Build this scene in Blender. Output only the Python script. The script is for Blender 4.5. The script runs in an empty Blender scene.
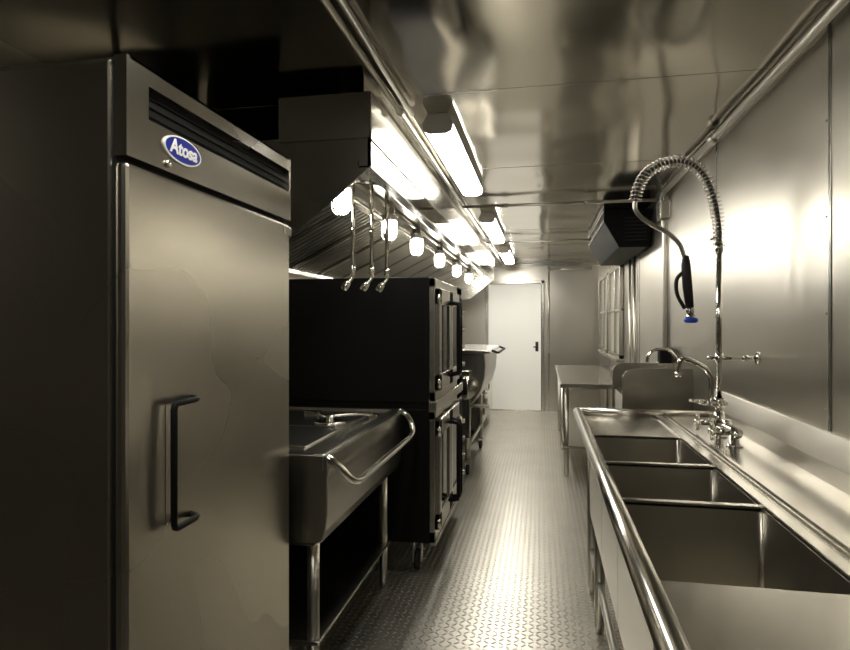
import bpy, bmesh, math, random
from mathutils import Vector, Matrix
random.seed(3)
S = bpy.context.scene
COL = S.collection
try:
    S.view_settings.view_transform = 'Standard'
    S.view_settings.look = 'None'
except Exception: pass

# ------------------------------------------------------------ materials
def newmat(n):
    m = bpy.data.materials.new(n); m.use_nodes = True
    nt = m.node_tree; b = nt.nodes['Principled BSDF']
    return m, nt, b
def plain(n, col, rough=.5, metal=0., emit=None, es=0., spec=.5):
    m, nt, b = newmat(n)
    b.inputs['Base Color'].default_value = (*col, 1)
    b.inputs['Metallic'].default_value = metal
    b.inputs['Specular IOR Level'].default_value = spec
    nz = nt.nodes.new('ShaderNodeTexNoise'); nz.inputs['Scale'].default_value = 6
    tc = nt.nodes.new('ShaderNodeTexCoord'); nt.links.new(tc.outputs['Object'], nz.inputs['Vector'])
    mr = nt.nodes.new('ShaderNodeMapRange')
    mr.inputs['To Min'].default_value = max(0, rough - .04); mr.inputs['To Max'].default_value = min(1, rough + .04)
    nt.links.new(nz.outputs['Fac'], mr.inputs['Value']); nt.links.new(mr.outputs['Result'], b.inputs['Roughness'])
    if emit:
        b.inputs['Emission Color'].default_value = (*emit, 1); b.inputs['Emission Strength'].default_value = es
    return m
def steel(n, col=(.62, .595, .535), r=.2, wave=0., wscale=1.3, smudge=.1, dark=.92):
    m, nt, b = newmat(n); L = nt.links.new
    tc = nt.nodes.new('ShaderNodeTexCoord')
    sm = nt.nodes.new('ShaderNodeTexNoise'); sm.inputs['Scale'].default_value = 1.8; sm.inputs['Detail'].default_value = 1
    L(tc.outputs['Object'], sm.inputs['Vector'])
    ad = nt.nodes.new('ShaderNodeMath'); ad.operation = 'MULTIPLY_ADD'; ad.inputs[1].default_value = smudge; ad.inputs[2].default_value = r
    L(sm.outputs['Fac'], ad.inputs[0]); L(ad.outputs[0], b.inputs['Roughness'])
    cr = nt.nodes.new('ShaderNodeMixRGB'); cr.inputs[1].default_value = (*[c * dark for c in col], 1); cr.inputs[2].default_value = (*col, 1)
    L(sm.outputs['Fac'], cr.inputs[0]); L(cr.outputs[0], b.inputs['Base Color'])
    b.inputs['Metallic'].default_value = 1.0
    if wave > 0:
        wz = nt.nodes.new('ShaderNodeTexNoise'); wz.inputs['Scale'].default_value = wscale; wz.inputs['Detail'].default_value = 0
        L(tc.outputs['Object'], wz.inputs['Vector'])
        b2 = nt.nodes.new('ShaderNodeBump'); b2.inputs['Strength'].default_value = 1; b2.inputs['Distance'].default_value = wave
        L(wz.outputs['Fac'], b2.inputs['Height']); L(b2.outputs['Normal'], b.inputs['Normal'])
    return m

M_FR = steel('fridge_steel', (.52, .49, .425), .22, wave=.003, wscale=1.5)
M_ST = steel('stainless')
M_SK = steel('sink_steel', r=.17, smudge=.08)
M_SI = steel('basin_steel', (.60, .57, .50), .26)
M_HD = steel('hood_steel', (.63, .60, .53), .17)
M_FA = steel('fascia_steel', (.60, .57, .50), .07, smudge=.05)
M_WL = steel('wall_steel', (.55, .525, .465), .26, wave=.004, wscale=1.4, smudge=.12)
M_CE = steel('ceiling_steel', (.62, .59, .515), .075, wave=.014, wscale=2.2, smudge=.10)
M_CH = steel('chrome', (.80, .775, .71), .07, smudge=.05)
M_CO = steel('conduit_metal', (.70, .67, .60), .27)
M_DK = plain('dark_gap', (.01, .009, .008), .6)
M_REAR = plain('dark_rear_panel', (.13, .122, .108), .5)
M_BK = plain('black_enamel', (.006, .0056, .005), .55, spec=.18)
M_BR = plain('black_rubber', (.012, .012, .012), .5)
M_BLUE = plain('blue_plastic', (.01, .08, .65), .35)
M_BADGE = plain('badge_blue', (.01, .02, .25), .3)
M_WHT = plain('white_plastic', (.85, .83, .78), .4)
M_DOOR = plain('door_white', (.95, .94, .90), .4)
M_GLASSD = plain('dark_glass', (.03, .028, .024), .08)
M_PANE = plain('window_pane', (.55, .53, .47), .12)
LC = (1, .965, .89)
M_TUBES = [plain('fluorescent_diffuser_%d' % i, (.9, .9, .85), .4, 0, LC, s) for i, s in enumerate((22, 20, 34, 62))]
M_BULB = plain('glowing_globe', (.9, .9, .85), .3, 0, LC, 50)

def floor_mat():
    m, nt, b = newmat('diamond_plate'); L = nt.links.new
    def mth(op, a, c=None, d=None):
        n = nt.nodes.new('ShaderNodeMath'); n.operation = op
        for i, v in enumerate((a, c, d)):
            if v is None: continue
            if isinstance(v, (int, float)): n.inputs[i].default_value = v
            else: L(v, n.inputs[i])
        return n.outputs[0]
    tc = nt.nodes.new('ShaderNodeTexCoord'); sp = nt.nodes.new('ShaderNodeSeparateXYZ')
    L(tc.outputs['Object'], sp.inputs[0])
    X = mth('MULTIPLY', sp.outputs[0], 32); Y = mth('MULTIPLY', sp.outputs[1], 32)
    fx = mth('SUBTRACT', mth('FRACT', X), .5); fy = mth('SUBTRACT', mth('FRACT', Y), .5)
    par = mth('MODULO', mth('ADD', mth('ADD', mth('FLOOR', X), mth('FLOOR', Y)), 2000), 2)
    u = mth('ADD', fx, fy); v = mth('SUBTRACT', fx, fy)
    ip = mth('SUBTRACT', 1, par)
    a = mth('ADD', mth('MULTIPLY', u, par), mth('MULTIPLY', v, ip))
    c = mth('ADD', mth('MULTIPLY', v, par), mth('MULTIPLY', u, ip))
    a2 = mth('POWER', mth('ABSOLUTE', mth('DIVIDE', a, .66)), 2); c2 = mth('POWER', mth('ABSOLUTE', mth('DIVIDE', c, .22)), 2)
    h = mth('MAXIMUM', mth('SUBTRACT', 1, mth('ADD', a2, c2)), 0)
    bp = nt.nodes.new('ShaderNodeBump'); bp.inputs['Strength'].default_value = 1; bp.inputs['Distance'].default_value = .009
    L(h, bp.inputs['Height']); L(bp.outputs['Normal'], b.inputs['Normal'])
    nz = nt.nodes.new('ShaderNodeTexNoise'); nz.inputs['Scale'].default_value = 3; nz.inputs['Detail'].default_value = 4
    L(tc.outputs['Object'], nz.inputs['Vector'])
    mx = nt.nodes.new('ShaderNodeMixRGB'); mx.inputs[1].default_value = (.46, .435, .375, 1); mx.inputs[2].default_value = (.66, .63, .555, 1)
    L(nz.outputs['Fac'], mx.inputs[0])
    m2 = nt.nodes.new('ShaderNodeMixRGB'); m2.inputs[2].default_value = (.92, .89, .82, 1)
    L(mth('MULTIPLY', h, .9), m2.inputs[0]); L(mx.outputs[0], m2.inputs[1]); L(m2.outputs[0], b.inputs['Base Color'])
    b.inputs['Metallic'].default_value = .9; b.inputs['Roughness'].default_value = .34
    return m
M_FL = floor_mat()

# ------------------------------------------------------------ helpers
def add(name, me, mat, parent=None):
    o = bpy.data.objects.new(name, me); COL.objects.link(o)
    if mat is not None: me.materials.append(mat)
    if parent is not None:
        o.parent = parent; o.matrix_parent_inverse = Matrix.Translation(-parent.location)
    return o
def group(name, loc):
    e = bpy.data.objects.new(name, None); e.location = loc; e.empty_display_size = .1
    COL.objects.link(e); return e
def bm_box(bm, x0, x1, y0, y1, z0, z1):
    vs = [bm.verts.new((x, y, z)) for x in (x0, x1) for y in (y0, y1) for z in (z0, z1)]
    for f in ((0, 1, 3, 2), (4, 6, 7, 5), (0, 4, 5, 1), (2, 3, 7, 6), (0, 2, 6, 4), (1, 5, 7, 3)):
        bm.faces.new([vs[i] for i in f])
def fin(bm, name, mat, parent, bevel=0., smooth=False, seg=2):
    bmesh.ops.recalc_face_normals(bm, faces=bm.faces)
    me = bpy.data.meshes.new(name); bm.to_mesh(me); bm.free()
    if smooth:
        for p in me.polygons: p.use_smooth = True
    o = add(name, me, mat, parent)
    if bevel > 0:
        md = o.modifiers.new('bevel', 'BEVEL'); md.width = bevel; md.segments = seg; md.limit_method = 'ANGLE'
    return o
def box(name, x0, x1, y0, y1, z0, z1, mat, parent=None, bevel=0.):
    bm = bmesh.new(); bm_box(bm, x0, x1, y0, y1, z0, z1); return fin(bm, name, mat, parent, bevel)
def boxes(name, L, mat, parent=None, bevel=0.):
    bm = bmesh.new()
    for b in L: bm_box(bm, *b)
    return fin(bm, name, mat, parent, bevel)
def prism(name, poly, y0, y1, mat, parent=None, bevel=0., smooth=False):   # poly of (x,z) extruded in Y
    bm = bmesh.new()
    a = [bm.verts.new((x, y0, z)) for x, z in poly]; b = [bm.verts.new((x, y1, z)) for x, z in poly]
    n = len(poly)
    bm.faces.new(a); bm.faces.new(b[::-1])
    for i in range(n): bm.faces.new([a[i], a[(i + 1) % n], b[(i + 1) % n], b[i]])
    return fin(bm, name, mat, parent, bevel, smooth)
def smoothpts(P, n=8):
    P = [Vector(p) for p in P]; out = []
    for i in range(len(P) - 1):
        p0 = P[max(i - 1, 0)]; p1 = P[i]; p2 = P[i + 1]; p3 = P[min(i + 2, len(P) - 1)]
        for k in range(n):
            t = k / n
            out.append(.5 * ((2 * p1) + (p2 - p0) * t + (2 * p0 - 5 * p1 + 4 * p2 - p3) * t * t + (3 * p1 - p0 - 3 * p2 + p3) * t ** 3))
    out.append(P[-1]); return out
def frames(P):
    T = []
    for i in range(len(P)):
        a = P[max(i - 1, 0)]; b = P[min(i + 1, len(P) - 1)]; T.append((b - a).normalized())
    up = Vector((0, 0, 1)) if abs(T[0].z) < .9 else Vector((1, 0, 0))
    N = [(up - T[0] * up.dot(T[0])).normalized()]
    for i in range(1, len(P)):
        n = N[-1] - T[i] * N[-1].dot(T[i]); N.append(n.normalized())
    return T, N
def bm_tube(bm, P, r, seg=12):
    P = [Vector(p) for p in P]; T, N = frames(P); rings = []
    for i, p in enumerate(P):
        rr = r[i] if isinstance(r, (list, tuple)) else r
        B = T[i].cross(N[i])
        rings.append([bm.verts.new(p + (N[i] * math.cos(2 * math.pi * k / seg) + B * math.sin(2 * math.pi * k / seg)) * rr) for k in range(seg)])
    for a, b in zip(rings[:-1], rings[1:]):
        for k in range(seg): bm.faces.new([a[k], a[(k + 1) % seg], b[(k + 1) % seg], b[k]])
    bm.faces.new(rings[0][::-1]); bm.faces.new(rings[-1])
def tube(name, P, r, mat, parent=None, seg=12, sm=0):
    if sm: P = smoothpts(P, sm)
    bm = bmesh.new(); bm_tube(bm, P, r, seg); return fin(bm, name, mat, parent, 0, True)
def tubes(name, L, mat, parent=None, seg=10):
    bm = bmesh.new()
    for P, r in L: bm_tube(bm, P, r, seg)
    return fin(bm, name, mat, parent, 0, True)
def lathe(name, c, prof, mat, parent=None, seg=24, axis='Z'):
    bm = bmesh.new(); rings = []
    for r, h in prof:
        ring = []
        for k in range(seg):
            a = 2 * math.pi * k / seg; u, v = r * math.cos(a), r * math.sin(a)
            d = {'Z': (u, v, h), 'X': (h, u, v), 'Y': (u, h, v)}[axis]
            ring.append(bm.verts.new(Vector(c) + Vector(d)))
        rings.append(ring)
    for a, b in zip(rings[:-1], rings[1:]):
        for k in range(seg): bm.faces.new([a[k], a[(k + 1) % seg], b[(k + 1) % seg], b[k]])
    bm.faces.new(rings[0][::-1]); bm.faces.new(rings[-1])
    o = fin(bm, name, mat, parent, 0, True)
    return o
def caster(nm, x, y, g, top=.12, r=.045):
    lathe(nm + '_wheel', (x, y - .0, r), [(r * .6, -.016), (r, -.012), (r, .012), (r * .6, .016)], M_BR, g, 20, 'X')
    boxes(nm + '_fork', [(x - .026, x - .02, y - .02, y + .02, r - .01, top - .01), (x + .02, x + .026, y - .02, y + .02, r - .01, top - .01),
                         (x - .035, x + .035, y - .035, y + .035, top - .014, top)], M_CO, g)

# ------------------------------------------------------------ room
XL, XR, YF, YB, ZC = -1.75, .87, -1.5, 9.5, 2.30
box('floor', XL - .1, XR + .1, YF - .1, YB + .1, -.1, 0, M_FL)
box('ceiling', XL - .1, XR + .1, YF - .1, YB + .1, ZC, ZC + .1, M_CE)
box('wall_left', XL - .1, XL, YF, YB, 0, ZC, M_WL)
box('wall_right', XR, XR + .1, YF, YB, 0, ZC, M_WL)
box('wall_back', XL - .1, XR + .1, YB, YB + .1, 0, ZC, M_WL)
box('wall_front', XL - .1, XR + .1, YF - .1, YF, 0, ZC, M_REAR)
box('baseboard_right', XR - .012, XR, YF, YB, 0, .1, M_ST)
box('baseboard_left', XL, XL + .012, YF, YB, 0, .1, M_ST)
# seams
k = 1
seams = [-.39, .83, 2.05, 3.27, 4.49, 5.71, 6.93, 8.15]
for y in seams:
    bm = bmesh.new(); bm_box(bm, XR - .003, XR, y - .009, y + .009, .1, ZC)
    o = fin(bm, 'trim_%d' % k, M_ST, None, .001); k += 1
    box('groove', XR - .0036, XR - .003, y - .002, y + .002, .1, ZC, M_DK, o)
    bm = bmesh.new()
    for zz in [.2 + .3 * i for i in range(7)]:
        bm_tube(bm, [(XR - .006, y + .02, zz), (XR, y + .02, zz)], .004, 8)
    fin(bm, 'rivets', M_CO, o)
for y in seams:
    o = box('trim_%d' % k, XL, XR, y + .35 - .004, y + .35 + .004, ZC - .001, ZC, M_ST); k += 1
box('trim_%d' % k, XR - .03, XR, YF, YB, ZC - .03, ZC - .002, M_ST, None, .004); k += 1
box('trim_%d' % k, XL + .2, XR, YB - .012, YB, ZC - .05, ZC - .004, M_ST); k += 1
box('trim_%d' % k, .09, .115, YB - .012, YB, 0, ZC - .05, M_ST); k += 1

# door at the end
g = group('door_1', (-.42, YB - .03, 0))
box('leaf', -.83, -.015, YB - .035, YB, .02, 1.98, M_DOOR, g, .004)
boxes('frame', [(-.88, -.835, YB - .045, YB, 0, 2.03), (-.01, .035, YB - .045, YB, 0, 2.03), (-.88, .035, YB - .045, YB, 1.985, 2.03), (-.88, .035, YB - .06, YB, 0, .018)], M_ST, g, .003)
boxes('weather_gap', [(-.836, -.829, YB - .037, YB - .03, .02, 1.985), (-.016, -.009, YB - .037, YB - .03, .02, 1.985), (-.836, -.01, YB - .037, YB - .03, 1.978, 1.987)], M_DK, g)
box('latch_plate', -.1, -.055, YB - .042, YB - .035, .93, 1.08, M_DK, g)
tube('latch_handle', [(-.08, YB - .036, 1.0), (-.08, YB - .075, 1.0), (-.13, YB - .075, 1.0)], .009, M_DK, g)
tubes('hinges', [([(-.832, YB - .045, z), (-.832, YB - .045, z + .09)], .009) for z in (.25, .95, 1.7)], M_CH, g)

# serving windows
for i, (a, b) in enumerate([(6.75, 7.95), (8.05, 9.2)]):
    g = group('window_%d' % (i + 1), (XR - .02, (a + b) / 2, 1.5))
    z0, z1 = .98, 2.02
    m = (a + b) / 2
    box('pane', XR - .012, XR, a, b, z0, z1, M_PANE, g)
    boxes('frame', [(XR - .05, XR, a, b, z0, z0 + .045), (XR - .05, XR, a, b, z1 - .045, z1), (XR - .05, XR, a, a + .045, z0, z1),
                    (XR - .05, XR, b - .045, b, z0, z1), (XR - .04, XR, m - .02, m + .02, z0, z1), (XR - .035, XR, a, b, 1.5, 1.53), (XR - .09, XR, a - .03, b + .03, z0 - .03, z0)], M_ST, g, .004)

# ------------------------------------------------------------ ceiling lights
for i, (a, b) in enumerate([(.2, 1.46), (2.62, 3.98), (5.05, 6.4), (7.3, 8.65)]):
    s = -.03 if i == 0 else 0
    g = group('fluorescent_light_fixture', (-.455 + s, (a + b) / 2, 2.26))
    sh = lambda P: [(x + s, z) for x, z in P]
    prism('housing', sh([(-.50, 2.30), (-.41, 2.30), (-.385, 2.255), (-.525, 2.255)]), a, b, M_WHT, g, .003)
    prism('diffuser', sh([(-.522, 2.255), (-.388, 2.255), (-.395, 2.225), (-.42, 2.213), (-.49, 2.213), (-.515, 2.225)]), a + .012, b - .012, M_TUBES[i], g)
    for n, (p, q) in enumerate(((a, a + .012), (b - .012, b))):
        prism('end_cap_%d' % (n + 1), sh([(-.525, 2.256), (-.385, 2.256), (-.392, 2.223), (-.418, 2.211), (-.492, 2.211), (-.518, 2.223)]), p, q, M_WHT, g, .002)

# conduits
tubes('ceiling_conduit', [([(-.60, -1.4, 2.278), (-.60, 9.3, 2.278)], .012), ([(-.555, -1.4, 2.278), (-.555, 2.55, 2.278)], .012)]
      + [([(-.60, y, 2.278), (-.60, y + .05, 2.278)], .017) for y in (1.0, 2.5, 4.4, 6.1, 8.)], M_CO)
tubes('ceiling_conduit', [([(-.60, 4.55, 2.255), (.80, 4.55, 2.255)], .011), ([(-.60, 6.6, 2.255), (.80, 6.6, 2.255)], .011),
                          ([(-.3, 4.55, 2.255), (-.25, 4.55, 2.255)], .016), ([(.3, 4.55, 2.255), (.35, 4.55, 2.255)], .016)], M_CO)
tubes('wall_conduit', [([(.815, -1.4, 2.262), (.815, 4.3, 2.262)], .017)] + [([(.815, y, 2.262), (.815, y + .06, 2.262)], .024) for y in (.6, 1.75, 3.1)]
      + [(smoothpts([(.815, 4.3, 2.262), (.82, 4.42, 2.25), (.835, 4.48, 2.16), (.848, 4.5, 2.05), (.852, 4.5, 1.9), (.852, 4.5, 1.05)], 6), .014)], M_CO)
g = group('junction_box', (.84, 4.5, 2.1)); box('body', .81, .87, 4.40, 4.52, 2.1, 2.22, M_CO, g, .006)
box('cover', .804, .81, 4.395, 4.525, 2.095, 2.225, M_ST, g, .002)
tubes('wall_conduit', [([(.852, 5.9, .1), (.852, 5.9, 2.0)], .013), ([(.852, 6.2, .1), (.852, 6.2, 2.0)], .012)], M_CO)
tubes('wall_conduit', [([(.10, 9.48, .9), (.10, 9.48, 2.2)], .013), ([(.10, 9.48, 2.2), (.75, 9.48, 2.2)], .013)], M_CO)

# ceiling-hung air conditioner box
g = group('air_conditioner', (.7, 5.9, 2.15))
prism('casing', [(.50, 2.30), (.85, 2.30), (.85, 1.99), (.62, 1.99), (.50, 2.20)], 5.12, 6.75, M_BK, g, .006)
prism('front_grille', [(.495, 2.295), (.855, 2.295), (.855, 1.985), (.615, 1.985), (.495, 2.20)], 5.09, 5.125, M_BK, g, .003)
boxes('louvres', [(.66, .83, 5.082, 5.09, 2.04 + i * .03, 2.048 + i * .03) for i in range(7)], M_BR, g)
boxes('trim_strip', [(.49, .497, 5.09, 6.75, 2.19, 2.21), (.49, .497, 5.09, 6.75, 2.27, 2.295)], M_ST, g)

# ------------------------------------------------------------ refrigerator
g = group('reach_in_refrigerator', (-1.25, 1.48, 0))
F0, F1 = 1.08, 1.89
box('cabinet', -1.68, -.866, F0, F1, .13, 1.912, M_FR, g, .006)
box('gasket', -.868, -.856, F0 + .006, F1 - .006, .2, 1.90, M_DK, g)
box('door', -.858, -.83, F0, F1, .205, 1.70, M_FR, g, .010)
boxes('header_panel', [(-.858, -.828, F0, F1, 1.712, 1.806), (-.858, -.828, F0, F1, 1.878, 1.918), (-.858, -.828, F0, 1.15, 1.806, 1.878), (-.858, -.828, F1 - .012, F1, 1.806, 1.878)], M_FR, g)
box('vent_recess', -.857, -.846, 1.15, F1 - .012, 1.806, 1.878, M_BK, g)
boxes('vent_slats', [(-.846, -.842, 1.15, F1 - .012, 1.822 + i * .02, 1.824 + i * .02) for i in range(3)], M_BK, g)
box('header_top_cap', -1.2, -.828, F0 + .01, F1 - .01, 1.912, 1.918, M_FR, g)
bm = bmesh.new()
A = []; B = []
for i in range(40):
    t = 2 * math.pi * i / 40
    A.append(bm.verts.new((-.8245, 1.272 + .074 * math.cos(t), 1.772 + .031 * math.sin(t)))); B.append(bm.verts.new((-.829, 1.272 + .074 * math.cos(t), 1.772 + .031 * math.sin(t))))
bm.faces.new(A); bm.faces.new(B)
for i in range(40): bm.faces.new([A[i], A[(i + 1) % 40], B[(i + 1) % 40], B[i]])
fin(bm, 'badge_rim', M_WHT, g)
bm = bmesh.new(); A = [bm.verts.new((-.8240, 1.272 + .069 * math.cos(2 * math.pi * i / 40), 1.772 + .0275 * math.sin(2 * math.pi * i / 40))) for i in range(40)]
bm.faces.new(A); fin(bm, 'badge_field', M_BADGE, g)
fc = bpy.data.curves.new('badge_text', 'FONT'); fc.body = 'Atosa'; fc.size = .045; fc.align_x = 'CENTER'; fc.align_y = 'CENTER'; fc.extrude = .0006; fc.offset = .0012; fc.shear = .15
fo = bpy.data.objects.new('badge_text', fc); COL.objects.link(fo); fc.materials.append(M_WHT)
fo.location = (-.8232, 1.272, 1.773); fo.rotation_euler = (math.pi / 2, 0, math.pi / 2)
fo.parent = g; fo.matrix_parent_inverse = Matrix.Translation(-g.location)
lathe('lock', (-.828, 1.215, 1.728), [(.009, 0), (.009, .005), (.006, .007)], M_CH, g, 16, 'X')
box('handle_pocket', -.8305, -.8285, 1.21, 1.305, .915, 1.185, M_FR, g)
tube('door_handle', [(-.832, 1.315, 1.19), (-.808, 1.300, 1.19), (-.803, 1.285, 1.19), (-.803, 1.215, 1.19), (-.803, 1.206, 1.186), (-.803, 1.203, 1.176),
                     (-.803, 1.203, .924), (-.803, 1.206, .914), (-.803, 1.215, .91), (-.803, 1.285, .91), (-.808, 1.300, .91), (-.832, 1.315, .91)], .0075, M_BK, g)
for i, z in enumerate((.25, 1.66)): box('hinge_%d' % i, -.85, -.826, F1 - .05, F1 + .004, z, z + .03, M_ST, g, .003)
box('kick_grille', -.862, -.84, F0 + .01, F1 - .01, .13, .197, M_DK, g)
boxes('kick_slats', [(-.84, -.835, F0 + .02, F1 - .02, .14 + i * .012, .145 + i * .012) for i in range(5)], M_ST, g)
for i, (x, y) in enumerate(((-.93, F0 + .08), (-.93, F1 - .08), (-1.6, F0 + .08), (-1.6, F1 - .08))): caster('caster_%d' % i, x, y, g, .132)

# ------------------------------------------------------------ steam table / counter on left
g = group('steam_table', (-1.15, 2.55, 0))
C0, C1, CX = 1.97, 3.10, -.73
prism('front_apron', [(CX, .905), (CX - .012, .915), (CX - .05, .915), (CX - .05, .60), (CX - .04, .60), (CX - .018, .61), (CX - .004, .65), (CX, .70)], C0, C1, M_ST, g, .004)
boxes('top_deck', [(-1.62, CX - .05, C0, C0 + .16, .885, .90), (-1.62, CX - .05, C1 - .16, C1, .885, .90), (-1.62, -1.42, C0 + .16, C1 - .16, .885, .90), (CX - .15, CX - .05, C0 + .16, C1 - .16, .885, .90)], M_ST, g)
boxes('rim', [(-1.62, CX - .01, C0 - .004, C0 + .012, .86, .912), (-1.62, CX - .01, C1 - .012, C1 + .004, .86, .912), (-1.63, -1.615, C0, C1, .86, 1.02)], M_ST, g, .004)
boxes('side_panel', [(-1.62, CX - .045, C0, C0 + .012, .60, .87), (-1.62, CX - .045, C1 - .012, C1, .60, .87), (-1.62, CX - .045, C0, C1, .595, .605)], M_ST, g)
box('well_lid', -1.43, CX - .14, C0 + .15, C1 - .15, .898, .908, M_ST, g, .003)
box('lid_seam', -1.4, CX - .17, 2.53, 2.54, .907, .910, M_DK, g)
lathe('round_fitting', (-.97, 2.66, .908), [(.075, 0), (.075, .005), (.06, .008), (.055, .006), (.02, .008), (.014, .016), (.022, .022), (.018, .03), (.004, .031)], M_CH, g, 32)
tube('latch_bar', [(-1.02, 2.72, .918), (-.97, 2.66, .936), (-.86, 2.78, .93), (-.80, 2.84, .918)], .006, M_CH, g, 10, 4)
boxes('latch_block', [(-.83, -.79, 2.82, 2.87, .898, .925), (-1.18, -1.10, 2.86, 2.90, .898, .925)], M_CH, g, .005)
tube('latch_bar_rear', [(-1.14, 2.88, .918), (-1.08, 2.80, .926), (-1.02, 2.72, .918)], .005, M_CH, g)
tube('front_rail', [(CX - .01, C0 + .02, .90), (CX + .03, C0 + .025, .875), (CX + .065, C0 + .06, .82), (CX + .075, C0 + .14, .795), (CX + .075, C0 + .3, .792), (CX + .075, C1 - .3, .792), (CX + .075, C1 - .12, .797),
                    (CX + .068, C1 - .05, .83), (CX + .035, C1 - .02, .885), (CX - .01, C1 - .02, .91)], .015, M_CH, g, 12, 5)
legs = []
for x in (-1.55, CX - .08):
    for y in (C0 + .08, C1 - .08): legs.append(([(x, y, .0), (x, y, .03), (x, y, .031), (x, y, .60)], [.014, .02, .022, .022]))
tubes('legs', legs, M_CO, g, 12)
box('undershelf', -1.58, CX - .05, C0 + .05, C1 - .05, .22, .235, M_ST, g, .003)

# ------------------------------------------------------------ double convection oven
g = group('double_convection_oven', (-1.1, 3.75, 0))
O0, O1 = 3.2, 4.3
box('upper_body', -1.55, -.60, O0, O1, .93, 1.62, M_BK, g, .006)
box('lower_body', -1.55, -.60, O0, O1, .17, .90, M_BK, g, .006)
box('stack_spacer', -1.53, -.60, O0 + .004, O1 - .02, .90, .93, M_BK, g)
for nm, za, zb in (('upper', .935, 1.615), ('lower', .175, .895)):
    boxes(nm + '_front_frame', [(-.60, -.57, O0, O0 + .025, za, zb), (-.60, -.57, O1 - .24, O1, za, zb), (-.60, -.57, O0, O1, zb - .05, zb), (-.60, -.57, O0, O1, za, za + .06)], M_ST, g, .003)
    d0, d1 = O0 + .028, O1 - .245; mid = (d0 + d1) / 2
    for j, (p, q) in enumerate(((d0, mid - .003), (mid + .003, d1))):
        z0, z1 = za + .065, zb - .055
        boxes('%s_door_%d' % (nm, j), [(-.60, -.545, p, p + .06, z0, z1), (-.60, -.545, q - .06, q, z0, z1), (-.60, -.545, p, q, z0, z0 + .09), (-.60, -.545, p, q, z1 - .09, z1)], M_ST, g, .004)
        box('%s_door_glass_%d' % (nm, j), -.585, -.555, p + .055, q - .055, z0 + .08, z1 - .08, M_GLASSD, g)
    tubes(nm + '_door_handles', [([(-.55, y, za + .12), (-.50, y, za + .13), (-.495, y, za + .16), (-.495, y, zb - .16), (-.50, y, zb - .13), (-.55, y, zb - .12)], .013) for y in (mid - .04, mid + .04)], M_BK, g)
    box(nm + '_control_panel', -.57, -.562, O1 - .22, O1 - .02, za + .08, zb - .07, M_BK, g, .002)
    for j in range(4): lathe('%s_knob_%d' % (nm, j), (-.562, O1 - .12, za + .15 + j * .12), [(.026, 0), (.026, .008), (.018, .012), (.016, .03), (.004, .032)], M_CH, g, 18, 'X')
    tubes(nm + '_hinge_pins', [([(-.548, O0 + .014, z), (-.548, O0 + .014, z + .05)], .011) for z in (za + .08, zb - .14)], M_CH, g)
box('spacer_trim', -.605, -.56, O0 - .004, O1, .885, .945, M_ST, g, .004)
box('base_panel', -.60, -.565, O0, O1, .16, .18, M_ST, g, .003)
for i, (x, y) in enumerate(((-.68, O0 + .08), (-.68, O1 - .08), (-1.48, O0 + .08), (-1.48, O1 - .08))): caster('caster_%d' % i, x, y, g, .172, .055)

# ------------------------------------------------------------ tilting skillet
g = group('tilting_skillet', (-1.0, 5.95, 0))
prof = [(-1.45, 1.10), (-.50, 1.10), (-.49, 1.0), (-.50, .88), (-.535, .76), (-.60, .66), (-.70, .58), (-.85, .54), (-1.3, .54), (-1.45, .7)]
prism('pan_body', prof, 5.3, 6.65, M_ST, g, .01)
prism('hinged_lid', [(-1.45, 1.10), (-.45, 1.10), (-.44, 1.11), (-.47, 1.125), (-.6, 1.13), (-1.4, 1.14), (-1.45, 1.13)], 5.27, 6.68, M_ST, g, .004)
tube('lid_handle', [(-.45, 5.5, 1.12), (-.40, 5.5, 1.10), (-.39, 5.55, 1.10), (-.39, 6.4, 1.10), (-.40, 6.45, 1.10), (-.45, 6.45, 1.12)], .011, M_BK, g)
boxes('trunnion_column', [(-1.2, -.62, 5.24, 5.30, .35, .95), (-1.2, -.62, 6.65, 6.71, .35, .95)], M_ST, g, .008)
lathe('tilt_wheel', (-.66, 5.2, .80), [(.09, 0), (.10, .008), (.10, .016), (.085, .02), (.02, .022), (.02, .045)], M_CH, g, 24, 'Y')
tubes('frame_legs', [([(x, y, .12), (x, y, .6)], .025) for x in (-.66, -1.3) for y in (5.4, 6.55)] + [([(x, 5.4, .25), (x, 6.55, .25)], .018) for x in (-.66, -1.3)] + [([(-.5, 5.42, .62), (-.5, 5.42, .74)], .018), ([(-.66, 5.42, .62), (-.47, 5.42, .62)], .018)], M_CO, g)
for i, (x, y) in enumerate(((-.66, 5.4), (-.66, 6.55), (-1.3, 5.4), (-1.3, 6.55))): caster('caster_%d' % i, x, y, g, .125)
g = group('base_cabinet', (-1.2, 7.8, 0))
box('carcass', -1.7, -.72, 6.95, 8.7, .12, .88, M_ST, g, .004)
box('worktop', -1.72, -.69, 6.93, 8.72, .88, .92, M_ST, g, .008)
boxes('doors', [(-.72, -.705, 6.97, 7.81, .15, .85), (-.72, -.705, 7.83, 8.68, .15, .85)], M_HD, g, .004)
tubes('pulls', [([(-.70, y, .5), (-.68, y, .5), (-.68, y, .65), (-.70, y, .65)], .006) for y in (7.75, 7.89)], M_CH, g)
boxes('plinth', [(-1.65, -.78, 7.0, 8.65, 0, .12)], M_DK, g)

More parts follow.
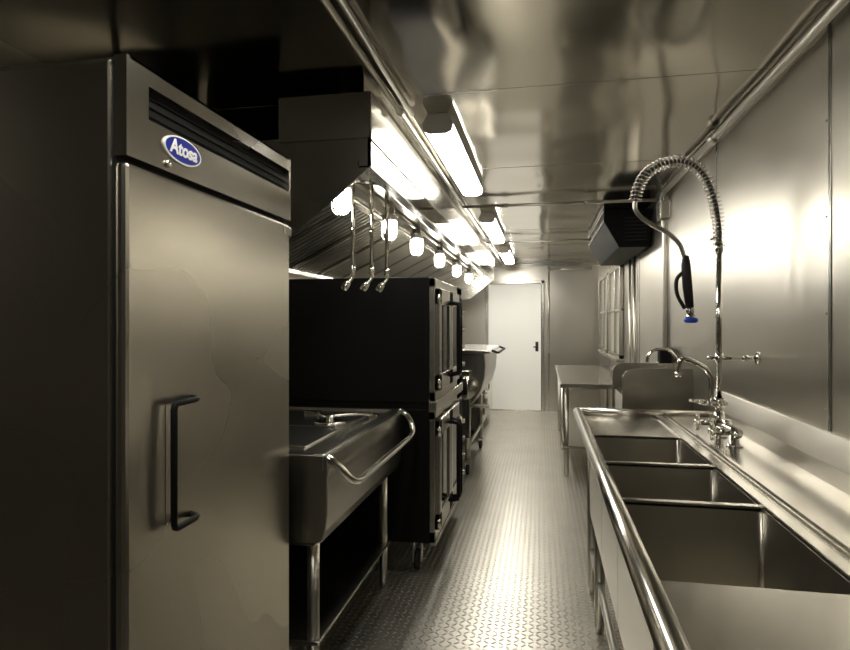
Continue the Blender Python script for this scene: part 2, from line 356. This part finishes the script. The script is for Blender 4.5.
# ------------------------------------------------------------ exhaust hood
g = group('exhaust_hood', (-1.2, 5.2, 2.0))
H0, H1 = 2.2, 8.2; HX = -.64
HP = -1.0     # rear of the raised front plenum
endp = [(HX, 2.245), (HX, 1.968), (-.97, 1.70), (-1.73, 1.62), (-1.73, 2.10), (HP, 2.10), (HP, 2.245)]
prism('end_panel_near', endp, H0, H0 + .012, M_HD, g)
prism('end_panel_far', endp, H1 - .012, H1, M_HD, g)
prism('end_band', [(HX - .002, 2.250), (HX - .002, 2.075), (HP - .01, 2.075), (HP - .01, 2.250)], H0 - .008, H0, M_FR, g, .002)
box('front_fascia', HX - .012, HX, H0, H1, 1.968, 2.245, M_FA, g)
box('front_fold', HX, HX + .006, H0 - .008, H1, 2.068, 2.250, M_HD, g, .002)
box('front_gutter', HX - .05, HX, H0, H1, 1.960, 1.972, M_HD, g, .003)
box('gutter_lip', HX - .05, HX - .045, H0, H1, 1.972, 1.99, M_HD, g)
box('plenum_top', HP, HX, H0, H1, 2.235, 2.25, M_HD, g)
box('gap_reflector_strip', HX - .03, HX - .025, H0, H1, 2.25, 2.30, M_ST, g)  # added strip, reflects light to brighten the dark gap above the hood
box('plenum_rear', HP - .01, HP, H0, H1, 2.10, 2.25, M_HD, g)
box('top_panel', -1.73, HP, H0, H1, 2.09, 2.10, M_HD, g)
boxes('hanger_brackets', [(-.9, -.86, y, y + .05, 2.25, 2.30) for y in (2.6, 3.8, 5.2, 6.6, 8.0)] + [(-1.6, -1.56, y, y + .05, 2.10, 2.30) for y in (2.6, 3.8, 5.2, 6.6, 8.0)], M_CO, g)
prism('inner_ceiling', [(HX - .012, 2.12), (-1.02, 2.06), (-1.02, 2.072), (HX - .012, 2.132)], H0 + .012, H1 - .012, M_HD, g)
box('back_panel', -1.73, -1.715, H0 + .012, H1 - .012, 1.62, 2.09, M_HD, g)
A = Vector((-1.02, 0, 2.055)); B = Vector((-1.66, 0, 1.73)); D = (B - A); nrm = Vector((D.z, 0, -D.x)).normalized()
if nrm.z > 0: nrm = -nrm
def slope_box(bm, y0, y1, off, th, s=0., e=1.):
    p = [A + D * s + nrm * off, A + D * e + nrm * off, A + D * e + nrm * (off + th), A + D * s + nrm * (off + th)]
    a = [bm.verts.new((q.x, y0, q.z)) for q in p]; b = [bm.verts.new((q.x, y1, q.z)) for q in p]
    bm.faces.new(a); bm.faces.new(b[::-1])
    for i in range(4): bm.faces.new([a[i], a[(i + 1) % 4], b[(i + 1) % 4], b[i]])
bm = bmesh.new(); slope_box(bm, H0 + .02, H1 - .02, -.03, .008); fin(bm, 'filter_backing', M_DK, g)
bm = bmesh.new(); y = H0 + .04
while y < H1 - .05:
    slope_box(bm, y, y + .030, 0, .008, .03, .97); y += .062
fin(bm, 'baffle_filters', M_SI, g)
bm = bmesh.new(); slope_box(bm, H0 + .02, H1 - .02, 0, .018, 0, .04); slope_box(bm, H0 + .02, H1 - .02, 0, .018, .96, 1.)
y = H0 + .02
while y < H1 - .02: slope_box(bm, y, y + .02, 0, .018); y += .5
fin(bm, 'filter_frames', M_HD, g)
box('grease_trough', -1.72, -1.62, H0 + .02, H1 - .02, 1.70, 1.725, M_HD, g)
for i, yy in enumerate((2.62, 3.5, 4.3, 5.3, 6.4, 7.5)):
    ZL = 1.965
    lathe('light_base_%d' % i, (-.90, yy, ZL), [(.03, .12), (.03, .06), (.055, .055), (.055, .045), (.045, .04), (.045, .02)], M_CO, g)
    lathe('light_globe_%d' % i, (-.90, yy, ZL), [(.034, .02), (.036, 0), (.036, -.05), (.030, -.075), (.017, -.09), (.003, -.093)], M_BULB, g)
    tubes('light_guard_%d' % i, [(smoothpts([(-.9 + .046 * math.cos(a), yy + .046 * math.sin(a), ZL + .03), (-.9 + .048 * math.cos(a), yy + .048 * math.sin(a), ZL - .06), (-.9 + .03 * math.cos(a), yy + .03 * math.sin(a), ZL - .095), (-.9, yy, ZL - .103)], 4), .003) for a in (0, 1.05, 2.1, 3.14, 4.19, 5.24)], M_CO, g, 6)
tubes('light_conduit', [([(-.90, H0 + .02, 2.06), (-.90, H1 - .02, 2.06)], .011)], M_CO, g)
# fire suppression pipes with angled nozzles
for i, (x, y) in enumerate(((-.885, 2.74), (-.815, 2.82), (-.765, 2.92))):
    tubes('suppression_drop_pipe_%d' % i, [([(x, y, 2.09), (x, y, 1.62)], .010), (smoothpts([(x, y, 1.62), (x, y, 1.59), (x - .012, y - .005, 1.572), (x - .02, y - .01, 1.56)], 4), .009),
                               ([(x, y, 1.64), (x, y, 1.61)], .014), ([(x, y, 1.80), (x, y, 1.825)], .013)], M_CH, g)
    P0 = Vector((x - .016, y - .008, 1.568)); dr = Vector((-.5, -.2, -.8)).normalized()
    tubes('suppression_nozzle_%d' % i, [([P0, P0 + dr * .012, P0 + dr * .02, P0 + dr * .045, P0 + dr * .05], [.012, .017, .019, .019, .012])], M_CH, g, 14)
tubes('suppression_manifold', [([(-.90, 2.74, 2.05), (-.75, 2.92, 2.06)], .011)], M_CH, g)

# ------------------------------------------------------------ three compartment sink
g = group('three_compartment_sink', (.5, 1.9, 0))
K0, K1 = .35, 3.25
ZR = .90
bas = [(1.18, 1.69), (1.715, 2.14), (2.165, 2.66)]
bx0, bx1 = .212, .56
deck = [(.19, bx0, K0, K1, ZR - .012, ZR), (bx1, .84, K0, K1, ZR - .012, ZR), (bx0, bx1, K0, bas[0][0], ZR - .020, ZR - .008), (bx0, bx1, bas[2][1], K1, ZR - .020, ZR - .008)]
for a, b in ((bas[0][1], bas[1][0]), (bas[1][1], bas[2][0])): deck.append((bx0, bx1, a, b, ZR - .02, ZR - .006))
boxes('deck', deck, M_SK, g, .002)
for i, (a, b) in enumerate(bas):
    boxes('basin_%d' % i, [(bx0 - .01, bx0, a - .01, b + .01, ZR - .34, ZR - .012), (bx1, bx1 + .01, a - .01, b + .01, ZR - .34, ZR - .012),
                          (bx0, bx1, a - .01, a, ZR - .34, ZR - .012), (bx0, bx1, b, b + .01, ZR - .34, ZR - .012), (bx0 - .01, bx1 + .01, a - .01, b + .01, ZR - .35, ZR - .34)], M_SI, g)
    tubes('basin_corners_%d' % i, [([(x, y, ZR - .335), (x, y, ZR - .02)], .008) for x in (bx0 + .002, bx1 - .002) for y in (a + .002, b - .002)], M_SI, g)
    lathe('drain_%d' % i, ((bx0 + bx1) / 2, (a + b) / 2, ZR - .34), [(.045, 0), (.045, .003), (.035, .004), (.03, .001)], M_CH, g)
    tube('drain_pipe_%d' % i, [((bx0 + bx1) / 2, (a + b) / 2, ZR - .35), ((bx0 + bx1) / 2, (a + b) / 2, .42)], .02, M_CO, g)
tubes('waste_line', [([(.39, 1.3, .42), (.39, 3.0, .38)], .022)], M_CO, g)
tubes('rolled_rim', [([(.183, K0, .905), (.183, K1, .905)], .023), ([(.183, K1, .905), (.83, K1, .905)], .020), ([(.183, K0, .905), (.83, K0, .905)], .022)], M_SK, g, 18)
box('rear_ledge', .605, .628, K0, K1, ZR, ZR + .014, M_SK, g, .006)
prism('backsplash', [(.822, ZR - .01), (.826, .955), (.857, 1.035), (.868, 1.035), (.868, ZR - .01)], K0, K1 + .01, M_SI, g, .002)
tubes('legs', [([(x, y, 0), (x, y, .03), (x, y, .032), (x, y, .88)], [.015, .022, .024, .024]) for x in (.25, .80) for y in (K0 + .1, 1.14, 2.75, K1 - .1)], M_CO, g)
tubes('cross_rails', [([(.25, K0 + .1, .22), (.25, K1 - .1, .22)], .015), ([(.8, K0 + .1, .22), (.8, K1 - .1, .22)], .015)], M_CO, g)

# ------------------------------------------------------------ pre-rinse faucet
g = group('pre_rinse_faucet', (.72, 2.67, .9))
FX, FY = .72, 2.67
lathe('base_flange_0', (FX, FY, ZR), [(.03, 0), (.03, .006), (.018, .012), (.016, .05)], M_CH, g)
lathe('base_flange_1', (FX, FY - .2, ZR), [(.03, 0), (.03, .006), (.018, .012), (.016, .05)], M_CH, g)
tubes('mixer_body', [([(FX, FY + .04, .955), (FX, FY - .24, .955)], .019), ([(FX, FY, .95), (FX, FY, 1.0)], .02), ([(FX, FY, 1.0), (FX, FY, 1.06)], .016), ([(FX, FY - .1, .955), (FX, FY - .1, .985)], .016),
                     ([(FX, FY - .24, .955), (FX - .01, FY - .27, .955)], .014), ([(FX, FY - .2, .955), (FX - .07, FY - .2, .955)], .014), ([(FX, FY + .02, .955), (FX - .07, FY + .02, .955)], .014)], M_CH, g, 14)
def cross(nm, x, y, z):
    tubes(nm, [([(x, y - .035, z), (x, y - .03, z), (x, y + .03, z), (x, y + .035, z)], [.004, .008, .008, .004]), ([(x, y, z - .035), (x, y, z - .03), (x, y, z + .03), (x, y, z + .035)], [.004, .008, .008, .004]), ([(x - .012, y, z), (x + .015, y, z)], .012)], M_CH, g)
cross('handle_0', FX - .08, FY - .2, .955); cross('handle_1', FX - .08, FY + .02, .955)
tubes('riser', [([(FX, FY, 1.05), (FX, FY, 1.66)], .0105), ([(FX, FY, 1.66), (FX, FY, 1.70)], .016), ([(FX, FY, 1.03), (FX, FY, 1.06)], .019)], M_CH, g)
tubes('wall_bracket', [([(FX - .03, FY, 1.225), (.869, FY, 1.225)], .007), ([(.862, FY, 1.225), (.869, FY, 1.225)], .026), ([(FX, FY, 1.205), (FX, FY, 1.245)], .016), ([(FX + .09, FY, 1.225), (FX + .11, FY, 1.225)], .013), ([(FX - .045, FY, 1.225), (FX - .03, FY, 1.225)], .011)], M_CH, g)
tubes('add_on_spout', [([(FX, FY, 1.04), (FX - .06, FY - .01, 1.04)], .013), (smoothpts([(FX - .035, FY - .01, 1.04), (FX - .03, FY, 1.09), (FX - .035, FY, 1.15), (FX - .06, FY, 1.185), (FX - .12, FY, 1.215), (FX - .148, FY, 1.215), (FX - .158, FY, 1.19), (FX - .16, FY, 1.16)], 6), .011),
                       ([(FX - .16, FY, 1.165), (FX - .16, FY, 1.145)], .014)], M_CH, g)
tubes('add_on_lever', [([(FX - .06, FY - .01, 1.04), (FX - .08, FY - .01, 1.045)], .011), ([(FX - .08, FY - .01, 1.045), (FX - .12, FY - .02, 1.05)], .006), ([(FX, FY, 1.04), (FX + .03, FY, 1.04)], .012)], M_CH, g)
arc = [(0, 1.69), (.0, 1.75), (-.008, 1.82), (-.025, 1.90), (-.055, 1.975), (-.10, 2.025), (-.16, 2.045), (-.225, 2.035), (-.285, 2.0), (-.32, 1.945), (-.338, 1.88)]
AP = smoothpts([(FX + x, FY + x * .1, z) for x, z in arc], 14)
low = [(-.338, 1.88), (-.335, 1.845), (-.31, 1.81), (-.26, 1.775), (-.205, 1.745), (-.16, 1.70), (-.14, 1.65), (-.135, 1.625)]
LP = smoothpts([(FX + x, FY + x * .1, z) for x, z in low], 8)
M_HOSE = plain('grey_hose', (.10, .095, .085), .4)
tube('hose_in_spring', AP, .0095, M_HOSE, g)
tube('hose', LP, .0095, M_CO, g)
T, N = frames(AP); acc = 0; W = []; pitch = .0165; cr = .024
for i in range(len(AP) - 1):
    seglen = (AP[i + 1] - AP[i]).length; n = max(2, int(seglen / pitch * 12))
    for j in range(n):
        t = j / n; p = AP[i].lerp(AP[i + 1], t); tt = T[i].lerp(T[i + 1], t).normalized(); nn = N[i].lerp(N[i + 1], t).normalized(); bb = tt.cross(nn)
        a = 2 * math.pi * (acc + seglen * t) / pitch
        W.append(p + (nn * math.cos(a) + bb * math.sin(a)) * cr)
    acc += seglen
tube('spring', W, .0028, M_CH, g, 6)
hx, hy = FX - .133, FY - .014
tubes('spray_grip', [([(hx, hy, 1.65), (hx, hy, 1.61), (hx + .006, hy, 1.52), (hx + .016, hy, 1.43)], [.012, .019, .020, .016])], M_BR, g, 14)
tubes('spray_lever', [(smoothpts([(hx - .012, hy, 1.58), (hx - .036, hy, 1.55), (hx - .034, hy, 1.49), (hx - .004, hy, 1.43)], 5), .008)], M_BR, g)
tubes('spray_valve', [([(hx + .016, hy, 1.435), (hx + .018, hy, 1.41)], .016), ([(hx + .018, hy, 1.41), (hx + .018, hy, 1.40), (hx + .02, hy, 1.393)], [.012, .018, .022])], M_CH, g, 16)
tubes('spray_head', [([(hx + .019, hy, 1.394), (hx + .019, hy, 1.388), (hx + .02, hy, 1.378), (hx + .02, hy, 1.370)], [.018, .028, .028, .020])], M_BLUE, g, 20)
tubes('hook', [(smoothpts([(FX, FY, 1.68), (FX - .01, FY, 1.72), (FX - .035, FY, 1.715)], 4), .005)], M_CH, g)

# ------------------------------------------------------------ hand sink
g = group('hand_sink', (.67, 4.1, .9))
boxes('basin', [(.48, .50, 3.75, 4.25, .80, .93), (.84, .868, 3.75, 4.25, .80, .93), (.48, .868, 3.75, 3.77, .80, .93), (.48, .868, 4.23, 4.25, .80, .93), (.48, .868, 3.75, 4.25, .78, .80)], M_SK, g, .006)
bm = bmesh.new()
for y in (3.735, 4.25):
    P = [(.47, .79), (.868, .79), (.868, 1.10), (.53, 1.10), (.49, 1.085), (.47, 1.05)]
    a = [bm.verts.new((x, y, z)) for x, z in P]; b = [bm.verts.new((x, y + .012, z)) for x, z in P]; bm.faces.new(a); bm.faces.new(b[::-1])
    for i in range(len(P)): bm.faces.new([a[i], a[(i + 1) % len(P)], b[(i + 1) % len(P)], b[i]])
fin(bm, 'splash_guards', M_ST, g, .003)
tubes('faucet', [([(.85, 3.92, 1.05), (.85, 4.08, 1.05)], .016), ([(.868, 3.92, 1.05), (.80, 3.92, 1.05)], .014), ([(.868, 4.08, 1.05), (.80, 4.08, 1.05)], .014),
                 (smoothpts([(.85, 4.0, 1.05), (.83, 4.0, 1.14), (.78, 4.0, 1.20), (.70, 4.0, 1.20), (.66, 4.0, 1.16), (.655, 4.0, 1.12)], 6), .010),
                 ([(.80, 3.88, 1.05), (.80, 3.96, 1.05)], .009), ([(.80, 4.04, 1.05), (.80, 4.12, 1.05)], .009)], M_CH, g)
g2 = group('soap_dispenser', (.83, 4.38, 1.15)); box('body', .79, .869, 4.33, 4.43, 1.06, 1.20, M_BK, g2, .015); box('lever', .775, .795, 4.36, 4.40, 1.06, 1.10, M_WHT, g2, .004)

# ------------------------------------------------------------ work table
g = group('work_table', (.5, 6.6, 0))
box('table_top', .16, .86, 5.45, 7.9, .79, .83, M_SK, g, .01)
box('backsplash', .845, .868, 5.45, 7.9, .83, .93, M_SK, g, .004)
tubes('legs', [([(x, y, 0), (x, y, .03), (x, y, .032), (x, y, .80)], [.014, .02, .021, .021]) for x in (.215, .80) for y in (5.53, 6.68, 7.82)], M_CO, g)
box('undershelf', .2, .82, 5.5, 7.85, .25, .27, M_SK, g, .004)

# ------------------------------------------------------------ world + camera
w = bpy.data.worlds.new('world'); S.world = w; w.use_nodes = True
w.node_tree.nodes['Background'].inputs[0].default_value = (.02, .018, .015, 1); w.node_tree.nodes['Background'].inputs[1].default_value = 1
cd = bpy.data.cameras.new('camera'); cam = bpy.data.objects.new('camera', cd); COL.objects.link(cam)
cd.sensor_width = 36; cd.lens = 36 * 600 / 850; cd.clip_start = .02
cam.location = (0, 0, 1.37); cam.rotation_euler = (math.pi / 2, 0, math.atan(117 / 600)); cd.shift_y = -2 / 850
S.camera = cam
